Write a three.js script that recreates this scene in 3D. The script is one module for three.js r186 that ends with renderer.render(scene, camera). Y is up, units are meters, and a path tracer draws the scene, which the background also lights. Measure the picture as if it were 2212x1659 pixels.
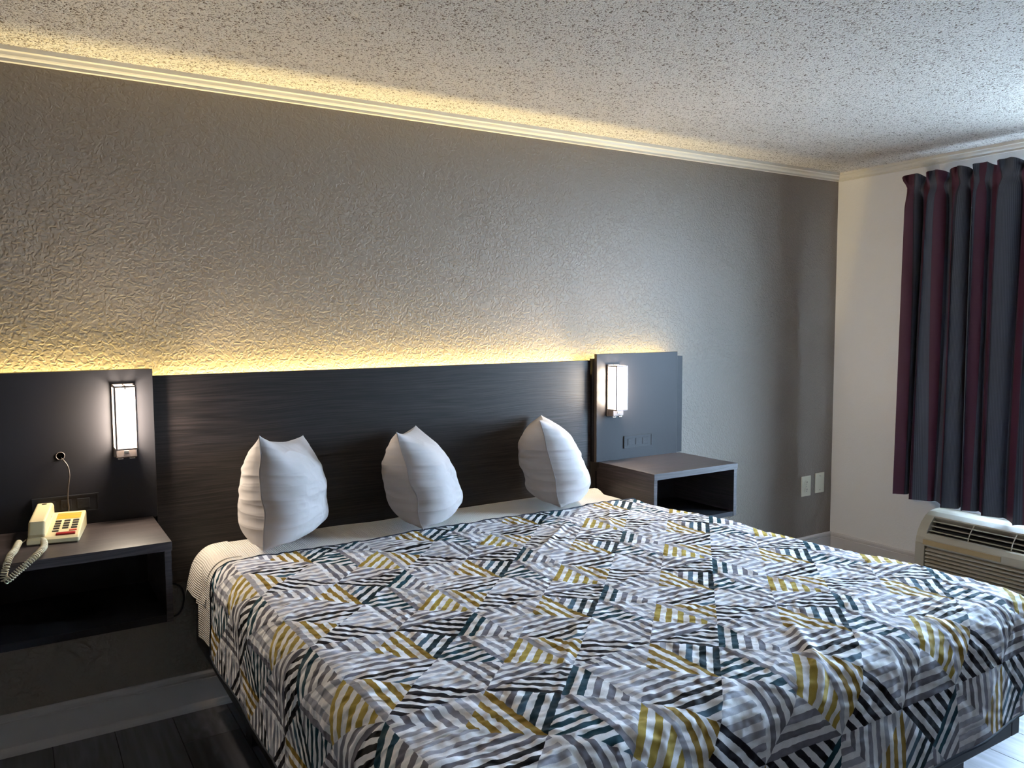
import * as THREE from 'three';
import { RoundedBoxGeometry } from 'three/addons/geometries/RoundedBoxGeometry.js';
import { mergeGeometries, mergeVertices } from 'three/addons/utils/BufferGeometryUtils.js';
import { RectAreaLightUniformsLib } from 'three/addons/lights/RectAreaLightUniformsLib.js';

// ---------------------------------------------------------------- camera, sky, exposure
// Room corner (headboard wall / window wall) is the origin; the room runs to -x and +z.
const scene = new THREE.Scene();
const camera = new THREE.PerspectiveCamera(51.496, 2212 / 1659, 0.05, 80);
camera.position.set(-4.4806, 1.5002, 3.2395);
camera.rotation.order = 'YXZ';
camera.rotation.set(THREE.MathUtils.degToRad(-4.2644), THREE.MathUtils.degToRad(-32.0846), THREE.MathUtils.degToRad(-0.2886));
scene.add(camera);

const renderer = new THREE.WebGLRenderer({ antialias: true });
renderer.toneMapping = THREE.LinearToneMapping;
renderer.toneMappingExposure = 1.28;
renderer.shadowMap.enabled = true;
RectAreaLightUniformsLib.init();

// overcast daylight: the sky outside the window
scene.background = new THREE.Color().setRGB(0.52, 0.735, 1.0);
scene.backgroundIntensity = 52;

const LED_COLOR = new THREE.Color().setRGB(1.0, 0.79, 0.30);
const LED_POWER = 425;
const SCONCE_COLOR = new THREE.Color().setRGB(1.0, 0.86, 0.68);
const SCONCE_CANDELA = 0.48;

// ---------------------------------------------------------------- helpers
let seed = 1234567;
const rnd = () => { seed = (seed * 1664525 + 1013904223) >>> 0; return seed / 4294967296; };
const hash = (x, y, s) => { let h = (x * 374761393 + y * 668265263 + s * 2147483647 * 7) | 0; h = Math.imul(h ^ (h >>> 13), 1274126177); h ^= h >>> 16; return (h >>> 0) / 4294967296; };
const mod = (a, n) => ((a % n) + n) % n;
function pnoise(x, y, px, py, s) {          // periodic value noise
  const ix = Math.floor(x), iy = Math.floor(y), fx = x - ix, fy = y - iy;
  const u = fx * fx * (3 - 2 * fx), v = fy * fy * (3 - 2 * fy);
  const x0 = mod(ix, px), x1 = mod(ix + 1, px), y0 = mod(iy, py), y1 = mod(iy + 1, py);
  const a = hash(x0, y0, s), b = hash(x1, y0, s), c = hash(x0, y1, s), d = hash(x1, y1, s);
  return a + (b - a) * u + (c - a) * v + (a - b - c + d) * u * v;
}
const noise = (x, y, s) => pnoise(x, y, 100003, 100003, s);
const smooth = (a, b, x) => { const t = Math.min(1, Math.max(0, (x - a) / (b - a))); return t * t * (3 - 2 * t); };
function tex(w, h, fn, { srgb = false, rep = [1, 1] } = {}) {
  const data = new Uint8Array(w * h * 4);
  for (let y = 0; y < h; y++) for (let x = 0; x < w; x++) {
    const c = fn(x / w, y / h, x, y), i = (y * w + x) * 4;
    if (typeof c === 'number') { data[i] = data[i + 1] = data[i + 2] = Math.max(0, Math.min(255, c * 255)); } else { data[i] = c[0]; data[i + 1] = c[1]; data[i + 2] = c[2]; }
    data[i + 3] = 255;
  }
  const t = new THREE.DataTexture(data, w, h);
  t.magFilter = THREE.LinearFilter; t.minFilter = THREE.LinearFilter; t.wrapS = t.wrapT = THREE.RepeatWrapping;
  if (srgb) t.colorSpace = THREE.SRGBColorSpace;
  t.repeat.set(rep[0], rep[1]); t.needsUpdate = true;
  return t;
}
const M = (o) => new THREE.MeshPhysicalMaterial(o);
const hex = (h) => new THREE.Color(h);
const names = new Map();
function numbered(n) { const k = names.get(n) ?? 0; names.set(n, k + 1); return k ? n + '_' + String(k).padStart(3, '0') : n; }
function metricUV(g) {                       // uv in metres from the dominant normal axis
  if (g.index) g = g.toNonIndexed();
  if (!g.attributes.normal) g.computeVertexNormals();
  const p = g.attributes.position, n = g.attributes.normal, uv = new Float32Array(p.count * 2);
  for (let f = 0; f < p.count; f += 3) {
    let nx = 0, ny = 0, nz = 0;
    for (let k = 0; k < 3; k++) { nx += n.getX(f + k); ny += n.getY(f + k); nz += n.getZ(f + k); }
    const ax = Math.abs(nx), ay = Math.abs(ny), az = Math.abs(nz);
    for (let k = 0; k < 3; k++) {
      const i = f + k, x = p.getX(i), y = p.getY(i), z = p.getZ(i);
      if (ay >= ax && ay >= az) { uv[i * 2] = x; uv[i * 2 + 1] = z; } else if (ax >= az) { uv[i * 2] = z; uv[i * 2 + 1] = y; } else { uv[i * 2] = x; uv[i * 2 + 1] = y; }
    }
  }
  g.setAttribute('uv', new THREE.BufferAttribute(uv, 2));
  return g;
}
// box from min to max corner; r rounds the edges
function bx(x0, x1, y0, y1, z0, z1, r = 0, seg = 2) {
  const w = x1 - x0, h = y1 - y0, d = z1 - z0;
  const g = r > 0 ? new RoundedBoxGeometry(w, h, d, seg, Math.min(r, w / 2.01, h / 2.01, d / 2.01)) : new THREE.BoxGeometry(w, h, d);
  g.translate((x0 + x1) / 2, (y0 + y1) / 2, (z0 + z1) / 2);
  return metricUV(g);
}
const merge = (list) => mergeGeometries(list.map((g) => { g = g.index ? g.toNonIndexed() : g; for (const k of Object.keys(g.attributes)) if (!['position', 'normal', 'uv'].includes(k)) g.deleteAttribute(k); return g; }));
function mesh(name, geo, mat, parent) {
  const m = new THREE.Mesh(Array.isArray(geo) ? merge(geo) : geo, mat);
  m.castShadow = m.receiveShadow = true;
  m.name = parent ? name : numbered(name);
  (parent ?? scene).add(m);
  return m;
}
function group(name, pos = [0, 0, 0]) { const g = new THREE.Group(); g.name = numbered(name); g.position.set(...pos); scene.add(g); return g; }
function tag(o, label, category, grp, kind) { o.userData.label = label; o.userData.category = category; if (grp) o.userData.group = grp; if (kind) o.userData.kind = kind; return o; }
function tube(pts, r, seg = 64, rad = 8, closed = false) { return new THREE.TubeGeometry(new THREE.CatmullRomCurve3(pts.map((p) => new THREE.Vector3(...p)), closed), seg, r, rad, closed); }
function gridGeo(nu, nv, fn, keep) {         // fn(i,j) -> [x,y,z,u,v]
  const pos = new Float32Array((nu + 1) * (nv + 1) * 3), uv = new Float32Array((nu + 1) * (nv + 1) * 2), idx = [];
  for (let j = 0; j <= nv; j++) for (let i = 0; i <= nu; i++) {
    const k = j * (nu + 1) + i, q = fn(i / nu, j / nv);
    pos.set(q.slice(0, 3), k * 3); uv[k * 2] = q[3]; uv[k * 2 + 1] = q[4];
  }
  for (let j = 0; j < nv; j++) for (let i = 0; i < nu; i++) {
    if (keep && !keep((i + 0.5) / nu, (j + 0.5) / nv)) continue;
    const a = j * (nu + 1) + i, b = a + 1, c = a + nu + 1, d = c + 1;
    idx.push(a, c, b, b, c, d);
  }
  const g = new THREE.BufferGeometry();
  g.setAttribute('position', new THREE.BufferAttribute(pos, 3)); g.setAttribute('uv', new THREE.BufferAttribute(uv, 2)); g.setIndex(idx); g.computeVertexNormals();
  return g;
}
// sweep a closed 2-D profile (a,b) along an axis: along x -> (t, b, a); along z -> (a, b, t)
function sweep(profile, axis, t0, t1) {
  const s = new THREE.Shape(profile.map((p) => new THREE.Vector2(p[0], p[1])));
  const g = new THREE.ExtrudeGeometry(s, { depth: t1 - t0, bevelEnabled: false, steps: 1 });
  g.translate(0, 0, t0);
  if (axis === 'x') g.rotateY(Math.PI / 2).scale(1, 1, -1);   // (a,b,t) -> (t,b,a)
  if (axis === 'x') { const ix = g.attributes.position; for (let i = 0; i < ix.count; i += 3) for (const at of [g.attributes.position, g.attributes.normal]) { const a = [at.getX(i), at.getY(i), at.getZ(i)]; at.setXYZ(i, at.getX(i + 1), at.getY(i + 1), at.getZ(i + 1)); at.setXYZ(i + 1, ...a); } g.computeVertexNormals(); }
  return metricUV(g);
}

// ---------------------------------------------------------------- textures
const wallBump = tex(1024, 1024, (u, v) => {
  let n = 0;
  const wx = pnoise(u * 90, v * 90, 90, 90, 3) * 0.9, wy = pnoise(u * 90, v * 90, 90, 90, 4) * 0.9;
  const a = pnoise(u * 150 + wx * 2, v * 150 + wy * 2, 150, 150, 1), b = pnoise(u * 80 + wx, v * 80 + wy, 80, 80, 2);
  n = smooth(0.35, 0.62, a * 0.65 + b * 0.35) * 0.7 + pnoise(u * 220, v * 220, 220, 220, 5) * 0.3;
  return n;
});
const popcorn = (u, v) => {
  const a = pnoise(u * 120, v * 120, 120, 120, 11), b = pnoise(u * 64, v * 64, 64, 64, 12), c = pnoise(u * 230, v * 230, 230, 230, 13);
  return a * 0.5 + b * 0.22 + c * 0.28;
};
const ceilBump = tex(1024, 1024, (u, v) => smooth(0.33, 0.58, popcorn(u, v)));
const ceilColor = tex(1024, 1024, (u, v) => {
  const p = popcorn(u, v), pitShade = 1 - smooth(0.30, 0.39, p), k = 0.96 + 0.04 * pnoise(u * 300, v * 300, 300, 300, 15);  // shade in the stipple pits is painted into the colour as dark specks
  return [236 * k * (1 - pitShade * 0.5), 229 * k * (1 - pitShade * 0.55), 221 * k * (1 - pitShade * 0.6)];
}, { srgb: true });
function grain(s, fine) {                    // streaks along u
  return (u, v) => {
    const warp = pnoise(u * 3, v * 12, 3, 12, s) * 0.02;
    const a = pnoise(u * 5, (v + warp) * 240, 5, 240, s + 1), b = pnoise(u * 12, (v + warp) * 480, 12, 480, s + 2), c = pnoise(u * 2, (v + warp) * 46, 2, 46, s + 3);
    return a * 0.33 + b * (fine + 0.08) + c * 0.08 + 0.09;
  };
}
const grA = grain(20, 0.33), grB = grain(40, 0.33);
const headColor = tex(1024, 1024, (u, v) => { const g = smooth(0.2, 0.85, grA(u, v)); return [22 + 26 * g, 19 + 22 * g, 19 + 21 * g]; }, { srgb: true });
const headBump = tex(1024, 1024, (u, v) => grA(u, v));
const standColor = tex(1024, 1024, (u, v) => { const g = smooth(0.2, 0.85, grB(u, v)); return [40 + 31 * g, 35 + 27 * g, 35 + 27 * g]; }, { srgb: true });
const plankColors = [0, 1, 2].map((k) => tex(256, 512, (u, v) => {
  const g = pnoise(u * 34, v * 5, 34, 5, 60 + k) * 0.5 + pnoise(u * 80, v * 9, 80, 9, 63 + k) * 0.3 + pnoise(u * 5, v * 3, 5, 3, 66 + k) * 0.2, t = 0.9 + 0.1 * k;
  return [(74 + 40 * g) * t, (73 + 40 * g) * t, (76 + 43 * g) * t];
}, { srgb: true }));

// quilt: a repeat of 16 right triangles, each with its own stripes (units: half a patch; period 4)
const TILE = 0.468;
const QC = { w: '#f6f4f5', k: '#10131b', p: '#19151f', d: '#0f2b35', t: '#17414f', s: '#486374', g: '#74717a', m: '#8d8a94', l: '#aeadb7', q: '#bfc0c9', o: '#94752c', y: '#ad9443', r: '#a08a5c' };
const r2 = Math.SQRT1_2, D1 = [-r2, r2], D2 = [r2, r2], AX = [1, 0], AZ = [0, 1];
const TRI = [
  [[[0, -2], [2, -2], [1, -1]], D2, [0, -2], [2, -2], 'kkkkk'],
  [[[0, -2], [1, -1], [0, 0]], D1, [0, 0], [0, -2], 'ddsgl'],
  [[[0, -2], [0, 0], [-1, -1]], AZ, [0, 0], [-1, -1], 'oooo'],
  [[[-1, -1], [0, 0], [-2, 0]], AX, [0, 0], [-1, -1], 'ggml'],
  [[[-2, 0], [0, 0], [-1, 1]], AX, [0, 0], [-1, 1], '-kksg'],
  [[[-2, 0], [-1, 1], [-2, 2]], AZ, [-2, 0], [-1, 1], 'looo'],
  [[[-2, 0], [-2, 2], [-3, 1]], D1, [-2, 0], [-2, 2], 'yyyyy'],
  [[[-3, 1], [-2, 2], [-4, 2]], AX, [-2, 2], [-3, 1], 'ggml'],
  [[[0, 0], [1, -1], [1, 1]], AX, [1, -1], [1, 1], 'lmttttts'],
  [[[1, -1], [2, 0], [1, 1]], AZ, [1, -1], [2, 0], 'mlll'],
  [[[0, 0], [1, 1], [0, 2]], AZ, [0, 0], [1, 1], '-gggg'],
  [[[0, 0], [0, 2], [-1, 1]], AX, [0, 0], [0, 2], 'mllqllmm'],
  [[[-1, 1], [0, 2], [-2, 2]], D2, [0, 2], [-2, 2], 'ppppp'],
  [[[0, 2], [-1, 3], [-2, 2]], AZ, [-2, 2], [0, 2], 'gggmmlll'],
  [[[-2, 2], [-3, 3], [-2, 4]], D1, [-2, 2], [-2, 4], 'ttggg'],
  [[[-2, 2], [-1, 3], [-2, 4]], AX, [-2, 2], [-2, 4], 'mmllllqq'],
];
function quiltCanvas(N) {
  const cv = document.createElement('canvas'); cv.width = cv.height = N;
  const c = cv.getContext('2d'), S = N / 4, P = 0.268;
  c.fillStyle = QC.w; c.fillRect(0, 0, N, N);
  for (const [vs, dir, from, to, cols] of TRI) for (let ox = -8; ox <= 8; ox += 4) for (let oy = -8; oy <= 8; oy += 4) {
    const q = vs.map((a) => [(a[0] + ox) * S, (a[1] + oy) * S]);
    if (Math.max(...q.map((a) => a[0])) < 0 || Math.min(...q.map((a) => a[0])) > N || Math.max(...q.map((a) => a[1])) < 0 || Math.min(...q.map((a) => a[1])) > N) continue;
    c.save(); c.beginPath(); q.forEach((a, i) => (i ? c.lineTo(...a) : c.moveTo(...a))); c.closePath(); c.clip();
    let nx = -dir[1], ny = dir[0];
    if (nx * (to[0] - from[0]) + ny * (to[1] - from[1]) < 0) { nx = -nx; ny = -ny; }
    let lead = 0, list = cols; if (cols[0] === '-') { lead = P / 2; list = cols.slice(1); }
    [...list].forEach((k, i) => {
      const a = lead + i * P, b = a + P * 0.5, L = 6;
      c.fillStyle = QC[k]; c.beginPath();
      for (const [t, d, m] of [[-L, a, 0], [L, a, 1], [L, b, 1], [-L, b, 1]]) {
        const x = (from[0] + ox + dir[0] * t + nx * d) * S, y = (from[1] + oy + dir[1] * t + ny * d) * S;
        if (m) c.lineTo(x, y); else c.moveTo(x, y);
      }
      c.closePath(); c.fill();
    });
    c.restore();
  }
  return c.getImageData(0, 0, N, N).data;
}
const QN = 1536, QD = quiltCanvas(QN);
const pucker = (u, v) => {
  const w = pnoise(u * 10, v * 10, 10, 10, 81) * 1.1;
  const a = pnoise(u * 15 + w, v * 24 + w, 15, 24, 82), b = pnoise(u * 24, v * 44 + w, 24, 44, 83), c = pnoise(u * 8, v * 15 + w, 8, 15, 87);
  return smooth(0.2, 0.8, a * 0.62 + b * 0.22 + c * 0.16);
};
const quiltColor = tex(QN, QN, (u, v, x, y) => {
  const dx = (pnoise(u * 40, v * 40, 40, 40, 84) - 0.5) * 6, dy = (pnoise(u * 40, v * 40, 40, 40, 85) - 0.5) * 7;
  const i = (mod(Math.round(y + dy), QN) * QN + mod(Math.round(x + dx), QN)) * 4;
  const k = 0.95 + 0.05 * pnoise(u * 380, v * 380, 380, 380, 86);
  return [QD[i] * k, QD[i + 1] * k, QD[i + 2] * k];
}, { srgb: true });
const quiltBump = tex(1024, 1024, (u, v) => pucker(u, v));
const ribBump = tex(512, 512, (u, v) => 0.5 + 0.5 * Math.sin(u * 32 * Math.PI * 2) * (0.75 + 0.25 * Math.sin(v * 40 * Math.PI * 2)));
const crease = tex(512, 512, (u, v) => {
  const wx = pnoise(u * 5, v * 5, 5, 5, 91) * 1.2;
  const a = Math.abs(pnoise(u * 5 + wx, v * 11 + wx, 5, 11, 92) - 0.5) * 2, b = Math.abs(pnoise(u * 9 + wx, v * 20, 9, 20, 93) - 0.5) * 2;
  return (1 - a) * 0.6 + (1 - b) * 0.25 + pnoise(u * 40, v * 40, 40, 40, 94) * 0.05;
});
// curtain cloth: u is metres across the cloth / 0.46
const curtainColor = tex(1024, 64, (u) => {
  const m = u * 0.46;
  const st = [[0, 0.085, 'b'], [0.085, 0.092, 'n'], [0.092, 0.20, 's'], [0.20, 0.207, 'n'], [0.207, 0.285, 'b'], [0.285, 0.345, 's'], [0.345, 0.40, 'b'], [0.40, 0.46, 's']];
  const k = st.find((q) => m >= q[0] && m < q[1])?.[2] ?? 's';
  const pin = Math.sin((m / 0.0065) * Math.PI * 2) > 0.35;
  return k === 'b' ? [68, 20, 40] : k === 'n' ? [30, 26, 34] : pin ? [72, 75, 84] : [52, 55, 64];
}, { srgb: true });
const weave = tex(256, 256, (u, v) => 0.5 + 0.25 * Math.sin(u * 64 * Math.PI * 2) + 0.25 * Math.sin(v * 64 * Math.PI * 2));

// ---------------------------------------------------------------- materials
const mat = {
  wallGrey: M({ color: hex('#82776b'), roughness: 0.5, bumpMap: wallBump, bumpScale: 0.0013, name: 'grey wall paint' }),
  wallWhite: M({ color: hex('#ebe8e5'), roughness: 0.6, bumpMap: wallBump, bumpScale: 0.0004, name: 'white wall paint' }),
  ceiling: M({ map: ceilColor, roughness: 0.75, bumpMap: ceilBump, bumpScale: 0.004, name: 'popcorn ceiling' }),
  trim: M({ color: hex('#dcd6ca'), roughness: 0.35, name: 'trim paint' }),
  base: M({ color: hex('#cfc9c6'), roughness: 0.4, name: 'baseboard paint' }),
  head: M({ map: headColor, roughness: 0.45, specularIntensity: 0.7, bumpMap: headBump, bumpScale: 0.0005, name: 'dark woodgrain laminate' }),
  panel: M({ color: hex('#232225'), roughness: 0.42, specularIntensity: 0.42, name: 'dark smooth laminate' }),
  panelEdge: M({ color: hex('#4a4038'), roughness: 0.5, name: 'panel edge band' }),
  stand: M({ map: standColor, roughness: 0.4, bumpMap: headBump, bumpScale: 0.0002, name: 'nightstand laminate' }),
  bronze: M({ color: hex('#857a75'), metalness: 0.35, roughness: 0.42, name: 'brushed bronze' }),
  chrome: M({ color: hex('#d5d2cd'), metalness: 1, roughness: 0.2, name: 'chrome' }),
  shade: M({ color: hex('#ffffff'), roughness: 0.5, emissive: hex('#fff3e4'), emissiveIntensity: 1.7, name: 'sconce diffuser glow' }),
  led: M({ color: hex('#fff0c0'), emissive: LED_COLOR, emissiveIntensity: 6, name: 'led strip glow' }),
  black: M({ color: hex('#0d0d0f'), roughness: 0.45, name: 'black plastic' }),
  blackSoft: M({ color: hex('#232326'), roughness: 0.45, specularIntensity: 0.5, name: 'black plastic face' }),
  frame: M({ color: hex('#131214'), roughness: 0.4, name: 'black bed frame' }),
  mattress: M({ color: hex('#dcd8d6'), roughness: 0.9, name: 'mattress ticking' }),
  sheet: M({ color: hex('#e6dfd6'), roughness: 0.9, bumpMap: ribBump, bumpScale: 0.0022, name: 'ribbed white sheet' }),
  quilt: M({ map: quiltColor, roughness: 0.8, bumpMap: quiltBump, bumpScale: 0.006, specularIntensity: 0.35, side: THREE.DoubleSide, name: 'patchwork quilt print' }),
  binding: M({ color: hex('#1a2230'), roughness: 0.8, name: 'navy binding' }),
  pillow: M({ color: hex('#bcb4b1'), roughness: 0.8, bumpMap: crease, bumpScale: 0.010, sheen: 0.2, sheenColor: hex('#ffffff'), name: 'white pillowcase cotton' }),
  curtain: M({ map: curtainColor, roughness: 0.62, bumpMap: weave, bumpScale: 0.0002, side: THREE.DoubleSide, name: 'striped curtain cloth' }),
  sheer: M({ color: hex('#eef3f8'), roughness: 0.95, transmission: 0.72, thickness: 0, side: THREE.DoubleSide, name: 'sheer voile' }),
  glass: M({ color: hex('#ffffff'), roughness: 0, transmission: 1, thickness: 0, ior: 1.5, name: 'window glass' }),
  alu: M({ color: hex('#b9bcc0'), metalness: 0.6, roughness: 0.4, name: 'window frame aluminium' }),
  acBody: M({ color: hex('#a79d8a'), roughness: 0.45, name: 'beige air conditioner plastic' }),
  acDoor: M({ color: hex('#a98f63'), roughness: 0.5, name: 'yellowed control door plastic' }),
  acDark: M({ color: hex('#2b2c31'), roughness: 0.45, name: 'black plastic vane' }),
  ivory: M({ color: hex('#d3cbb4'), roughness: 0.4, name: 'ivory plastic' }),
  phone: M({ color: hex('#bfb18b'), roughness: 0.42, name: 'cream telephone plastic' }),
  phoneCord: M({ color: hex('#cfc4a4'), roughness: 0.4, name: 'cream cord plastic' }),
  phoneKey: M({ color: hex('#2a2622'), roughness: 0.5, name: 'dark key' }),
  phoneCard: M({ color: hex('#bd8628'), roughness: 0.5, name: 'amber dial card' }),
  phoneRed: M({ color: hex('#8f1f20'), roughness: 0.3, name: 'red lamp plastic' }),
  phoneRed2: M({ color: hex('#c8503c'), roughness: 0.4, name: 'red key' }),
  greyCord: M({ color: hex('#4c4641'), roughness: 0.35, name: 'grey phone line' }),
  groundOut: M({ color: hex('#8d8b86'), roughness: 0.9, name: 'asphalt' }),
  farWall: M({ color: hex('#b9b2aa'), roughness: 0.7, name: 'room paint' }),
};
const plankMats = plankColors.map((t, i) => M({ map: t, roughness: 0.34, name: 'grey vinyl plank ' + i }));

// ---------------------------------------------------------------- the room
const CH = 2.44, XL = -6.4, ZF = 5.0;
const struct = (o) => { o.userData.kind = 'structure'; return o; };
struct(mesh('wall_back', bx(XL, 0.12, -0.05, CH + 0.05, -0.12, 0), mat.wallGrey)); tag(scene.children.at(-1), 'grey textured wall behind the headboard', 'wall');
const WZ0 = 0.74, WZ1 = 2.70, WY0 = 0.50, WY1 = 2.26;
struct(mesh('wall_right', [bx(0, 0.14, -0.05, WY0, 0, ZF), bx(0, 0.14, WY1, CH + 0.05, 0, ZF), bx(0, 0.14, WY0, WY1, 0, WZ0), bx(0, 0.14, WY0, WY1, WZ1, ZF)], mat.wallWhite)); tag(scene.children.at(-1), 'pale white wall with the curtained window', 'wall');
struct(mesh('wall_left', bx(XL - 0.12, XL, -0.05, CH + 0.05, -0.12, ZF + 0.12), mat.farWall)); tag(scene.children.at(-1), 'plain beige side wall opposite the window', 'wall');
struct(mesh('wall_front', bx(XL - 0.12, 0.14, -0.05, CH + 0.05, ZF, ZF + 0.12), mat.farWall)); tag(scene.children.at(-1), 'plain beige wall facing the bed foot', 'wall');
{
  const g = bx(XL, 0.0, CH, CH + 0.12, 0, ZF);
  const uv = g.attributes.uv; for (let i = 0; i < uv.count; i++) uv.setXY(i, uv.getX(i) / 0.52, uv.getY(i) / 0.52);
  struct(mesh('ceiling', g, mat.ceiling)); tag(scene.children.at(-1), 'white stippled popcorn ceiling', 'ceiling');
}
{ // floor of vinyl planks running along z
  const fl = struct(group('floor')); tag(fl, 'grey wood-look vinyl plank floor', 'floor');
  mesh('subfloor', bx(XL, 0, -0.12, -0.006, 0, ZF), mat.black, fl);
  const W = 0.20, L = 1.25, gap = 0.0016;
  const pg = bx(-W / 2 + gap, W / 2 - gap, -0.006, 0, -L / 2 + gap, L / 2 - gap);
  { const uv = pg.attributes.uv; for (let i = 0; i < uv.count; i++) uv.setXY(i, uv.getX(i) / 0.5, uv.getY(i) / 1.25); }
  const nC = Math.floor(-XL / W);
  for (let c = 0; c < nC; c++) {
    const off = (c * 0.41) % 1;
    for (let r = 0; r < 5; r++) {
      const z = (r - off) * L + L / 2; if (z + L / 2 < 0.1 || z - L / 2 > ZF) continue;
      const p = mesh('plank', pg, plankMats[Math.floor(rnd() * 3)], fl);
      const zc = z; p.position.set(-0.02 - W / 2 - c * W, 0, zc);
      const lo = Math.max(0.0, zc - L / 2), hi = Math.min(ZF, zc + L / 2);
      if (lo > zc - L / 2 || hi < zc + L / 2) { p.position.z = (lo + hi) / 2; p.scale.z = (hi - lo) / L; }
    }
  }
}
// crown moulding and baseboards
const crown = [[0, 0], [0.006, 0], [0.009, 0.002], [0.009, 0.005], [0.007, 0.006], [0.007, 0.012], [0.015, 0.016], [0.019, 0.021], [0.021, 0.030], [0.022, 0.032], [0.031, 0.0345], [0.031, 0.050], [0, 0.050]];
struct(mesh('trim_1', sweep(crown.map(([a, b]) => [a, b + CH - 0.050]), 'x', XL, 0), mat.trim)); tag(scene.children.at(-1), 'cream crown moulding above the grey wall', 'moulding');
struct(mesh('trim_2', sweep(crown.map(([a, b]) => [-a, b + CH - 0.050]), 'z', 0, ZF), mat.trim)); tag(scene.children.at(-1), 'cream crown moulding above the window wall', 'moulding');
const bprof = [[0, 0.012], [0.014, 0.012], [0.014, 0.114], [0.010, 0.117], [0.010, 0.120], [0.014, 0.123], [0.014, 0.134], [0.009, 0.143], [0, 0.143]];
const shoe = [[0, 0], [0.034, 0], [0.033, 0.009], [0.029, 0.017], [0.022, 0.023], [0.014, 0.026], [0, 0.026]];
for (const [nm, f, ax, a, b, lab] of [['baseboard_back', 1, 'x', XL, 0, 'white baseboard under the headboard wall'], ['baseboard_right', -1, 'z', 0.015, ZF, 'white baseboard under the window wall']]) {
  const g = struct(group(nm)); tag(g, lab, 'baseboard');
  mesh('board', sweep(bprof.map(([p, q]) => [p * f, q]), ax, a, b), mat.base, g);
  mesh('shoe_moulding', sweep(shoe.map(([p, q]) => [p * f, q]), ax, a, b), mat.base, g);
}
{ // window
  const w = struct(group('window_1', [0.07, WY0, WZ0])); tag(w, 'aluminium framed window behind the dark curtain', 'window');
  const wz = WZ1 - WZ0, wy = WY1 - WY0;
  mesh('window_frame', [bx(-0.025, 0.025, 0, 0.04, 0, wz), bx(-0.025, 0.025, wy - 0.04, wy, 0, wz), bx(-0.025, 0.025, 0.04, wy - 0.04, 0, 0.04), bx(-0.025, 0.025, 0.04, wy - 0.04, wz - 0.04, wz), bx(-0.02, 0.02, 0.04, wy - 0.04, wz / 2 - 0.02, wz / 2 + 0.02)], mat.alu, w);
  mesh('pane', bx(-0.003, 0.003, 0.04, wy - 0.04, 0.04, wz / 2 - 0.02), mat.glass, w);
  mesh('pane', bx(-0.003, 0.003, 0.04, wy - 0.04, wz / 2 + 0.02, wz - 0.04), mat.glass, w);
  mesh('window_sill', bx(-0.085, -0.026, -0.001, 0.018, -0.0, wz), mat.trim, w);
  struct(mesh('parking_lot', bx(0.3, 40, -0.25, -0.15, -30, 35), mat.groundOut)); tag(scene.children.at(-1), 'pale asphalt ground outside the window', 'ground');
}

// ---------------------------------------------------------------- headboard unit
const HB_Z0 = 0.036, HB_Z1 = 0.056;          // main panel stands off the wall
{
  const h = group('headboard', [-3.03, 0.53, 0]); tag(h, 'long dark woodgrain headboard behind the pillows', 'headboard');
  const X = (x) => x + 3.03, Y = (y) => y - 0.53;
  mesh('main_panel', bx(X(-4.050), X(-2.016), 0, Y(1.319), HB_Z0, HB_Z1, 0.0015, 1), mat.head, h);
  mesh('wall_cleat', bx(X(-3.9), X(-2.15), 0.3, 0.36, 0.0, HB_Z0), mat.panel, h);
  const box = mesh('led_channel', bx(X(-4.02), X(-2.035), Y(1.235), Y(1.245), 0.0, HB_Z0), mat.panel, h);
}
function board(x0, x1, y0, y1, z0, z1, hole) {   // a board with a round hole bored through it
  const sh = new THREE.Shape([[x0, y0], [x1, y0], [x1, y1], [x0, y1]].map((q) => new THREE.Vector2(...q)));
  const h = new THREE.Path(); h.absarc(hole[0], hole[1], 0.0125, 0, Math.PI * 2, true); sh.holes.push(h);
  const g = new THREE.ExtrudeGeometry(sh, { depth: z1 - z0, bevelEnabled: false, curveSegments: 32 }); g.translate(0, 0, z0);
  return metricUV(g);
}
function sidePanel(name, x0, x1, top, label, back, hole) {
  const g = group(name, [(x0 + x1) / 2, 0.79, 0]); tag(g, label, 'panel');
  const c = (x0 + x1) / 2;
  const hl = hole && [hole[0] - c, hole[1] - 0.79];
  mesh('panel', hole ? board(x0 - c, x1 - c, 0.013, top - 0.79, 0.070, 0.090, hl) : bx(x0 - c, x1 - c, 0.013, top - 0.79, 0.070, 0.090, 0.0012, 1), mat.panel, g);
  for (const e of [x0 - c - 0.0008, x1 - c]) mesh('edge_band', bx(e, e + 0.0008, 0.013, top - 0.79, 0.071, 0.089), mat.panelEdge, g);
  mesh('back_board', hole ? board(back[0] - c, back[1] - c, 0.013, back[2] - 0.79, 0.036, 0.0695, hl) : bx(back[0] - c, back[1] - c, 0.013, back[2] - 0.79, 0.036, 0.0695), mat.panel, g);
  mesh('led_channel', bx(x0 - c + 0.01, x1 - c, 0.43, 0.44, 0.0, 0.036), mat.panel, g);
  return g;
}
sidePanel('headboard_side_panel', -2.004, -1.456, 1.351, 'tall dark side panel behind the nightstand beside the bare wall', [-2.008, -1.400, 1.327]);
sidePanel('headboard_side_panel', -4.66, -4.053, 1.346, 'tall dark side panel behind the telephone nightstand', [-4.66, -4.058, 1.346], [-4.356, 1.054]);
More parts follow.
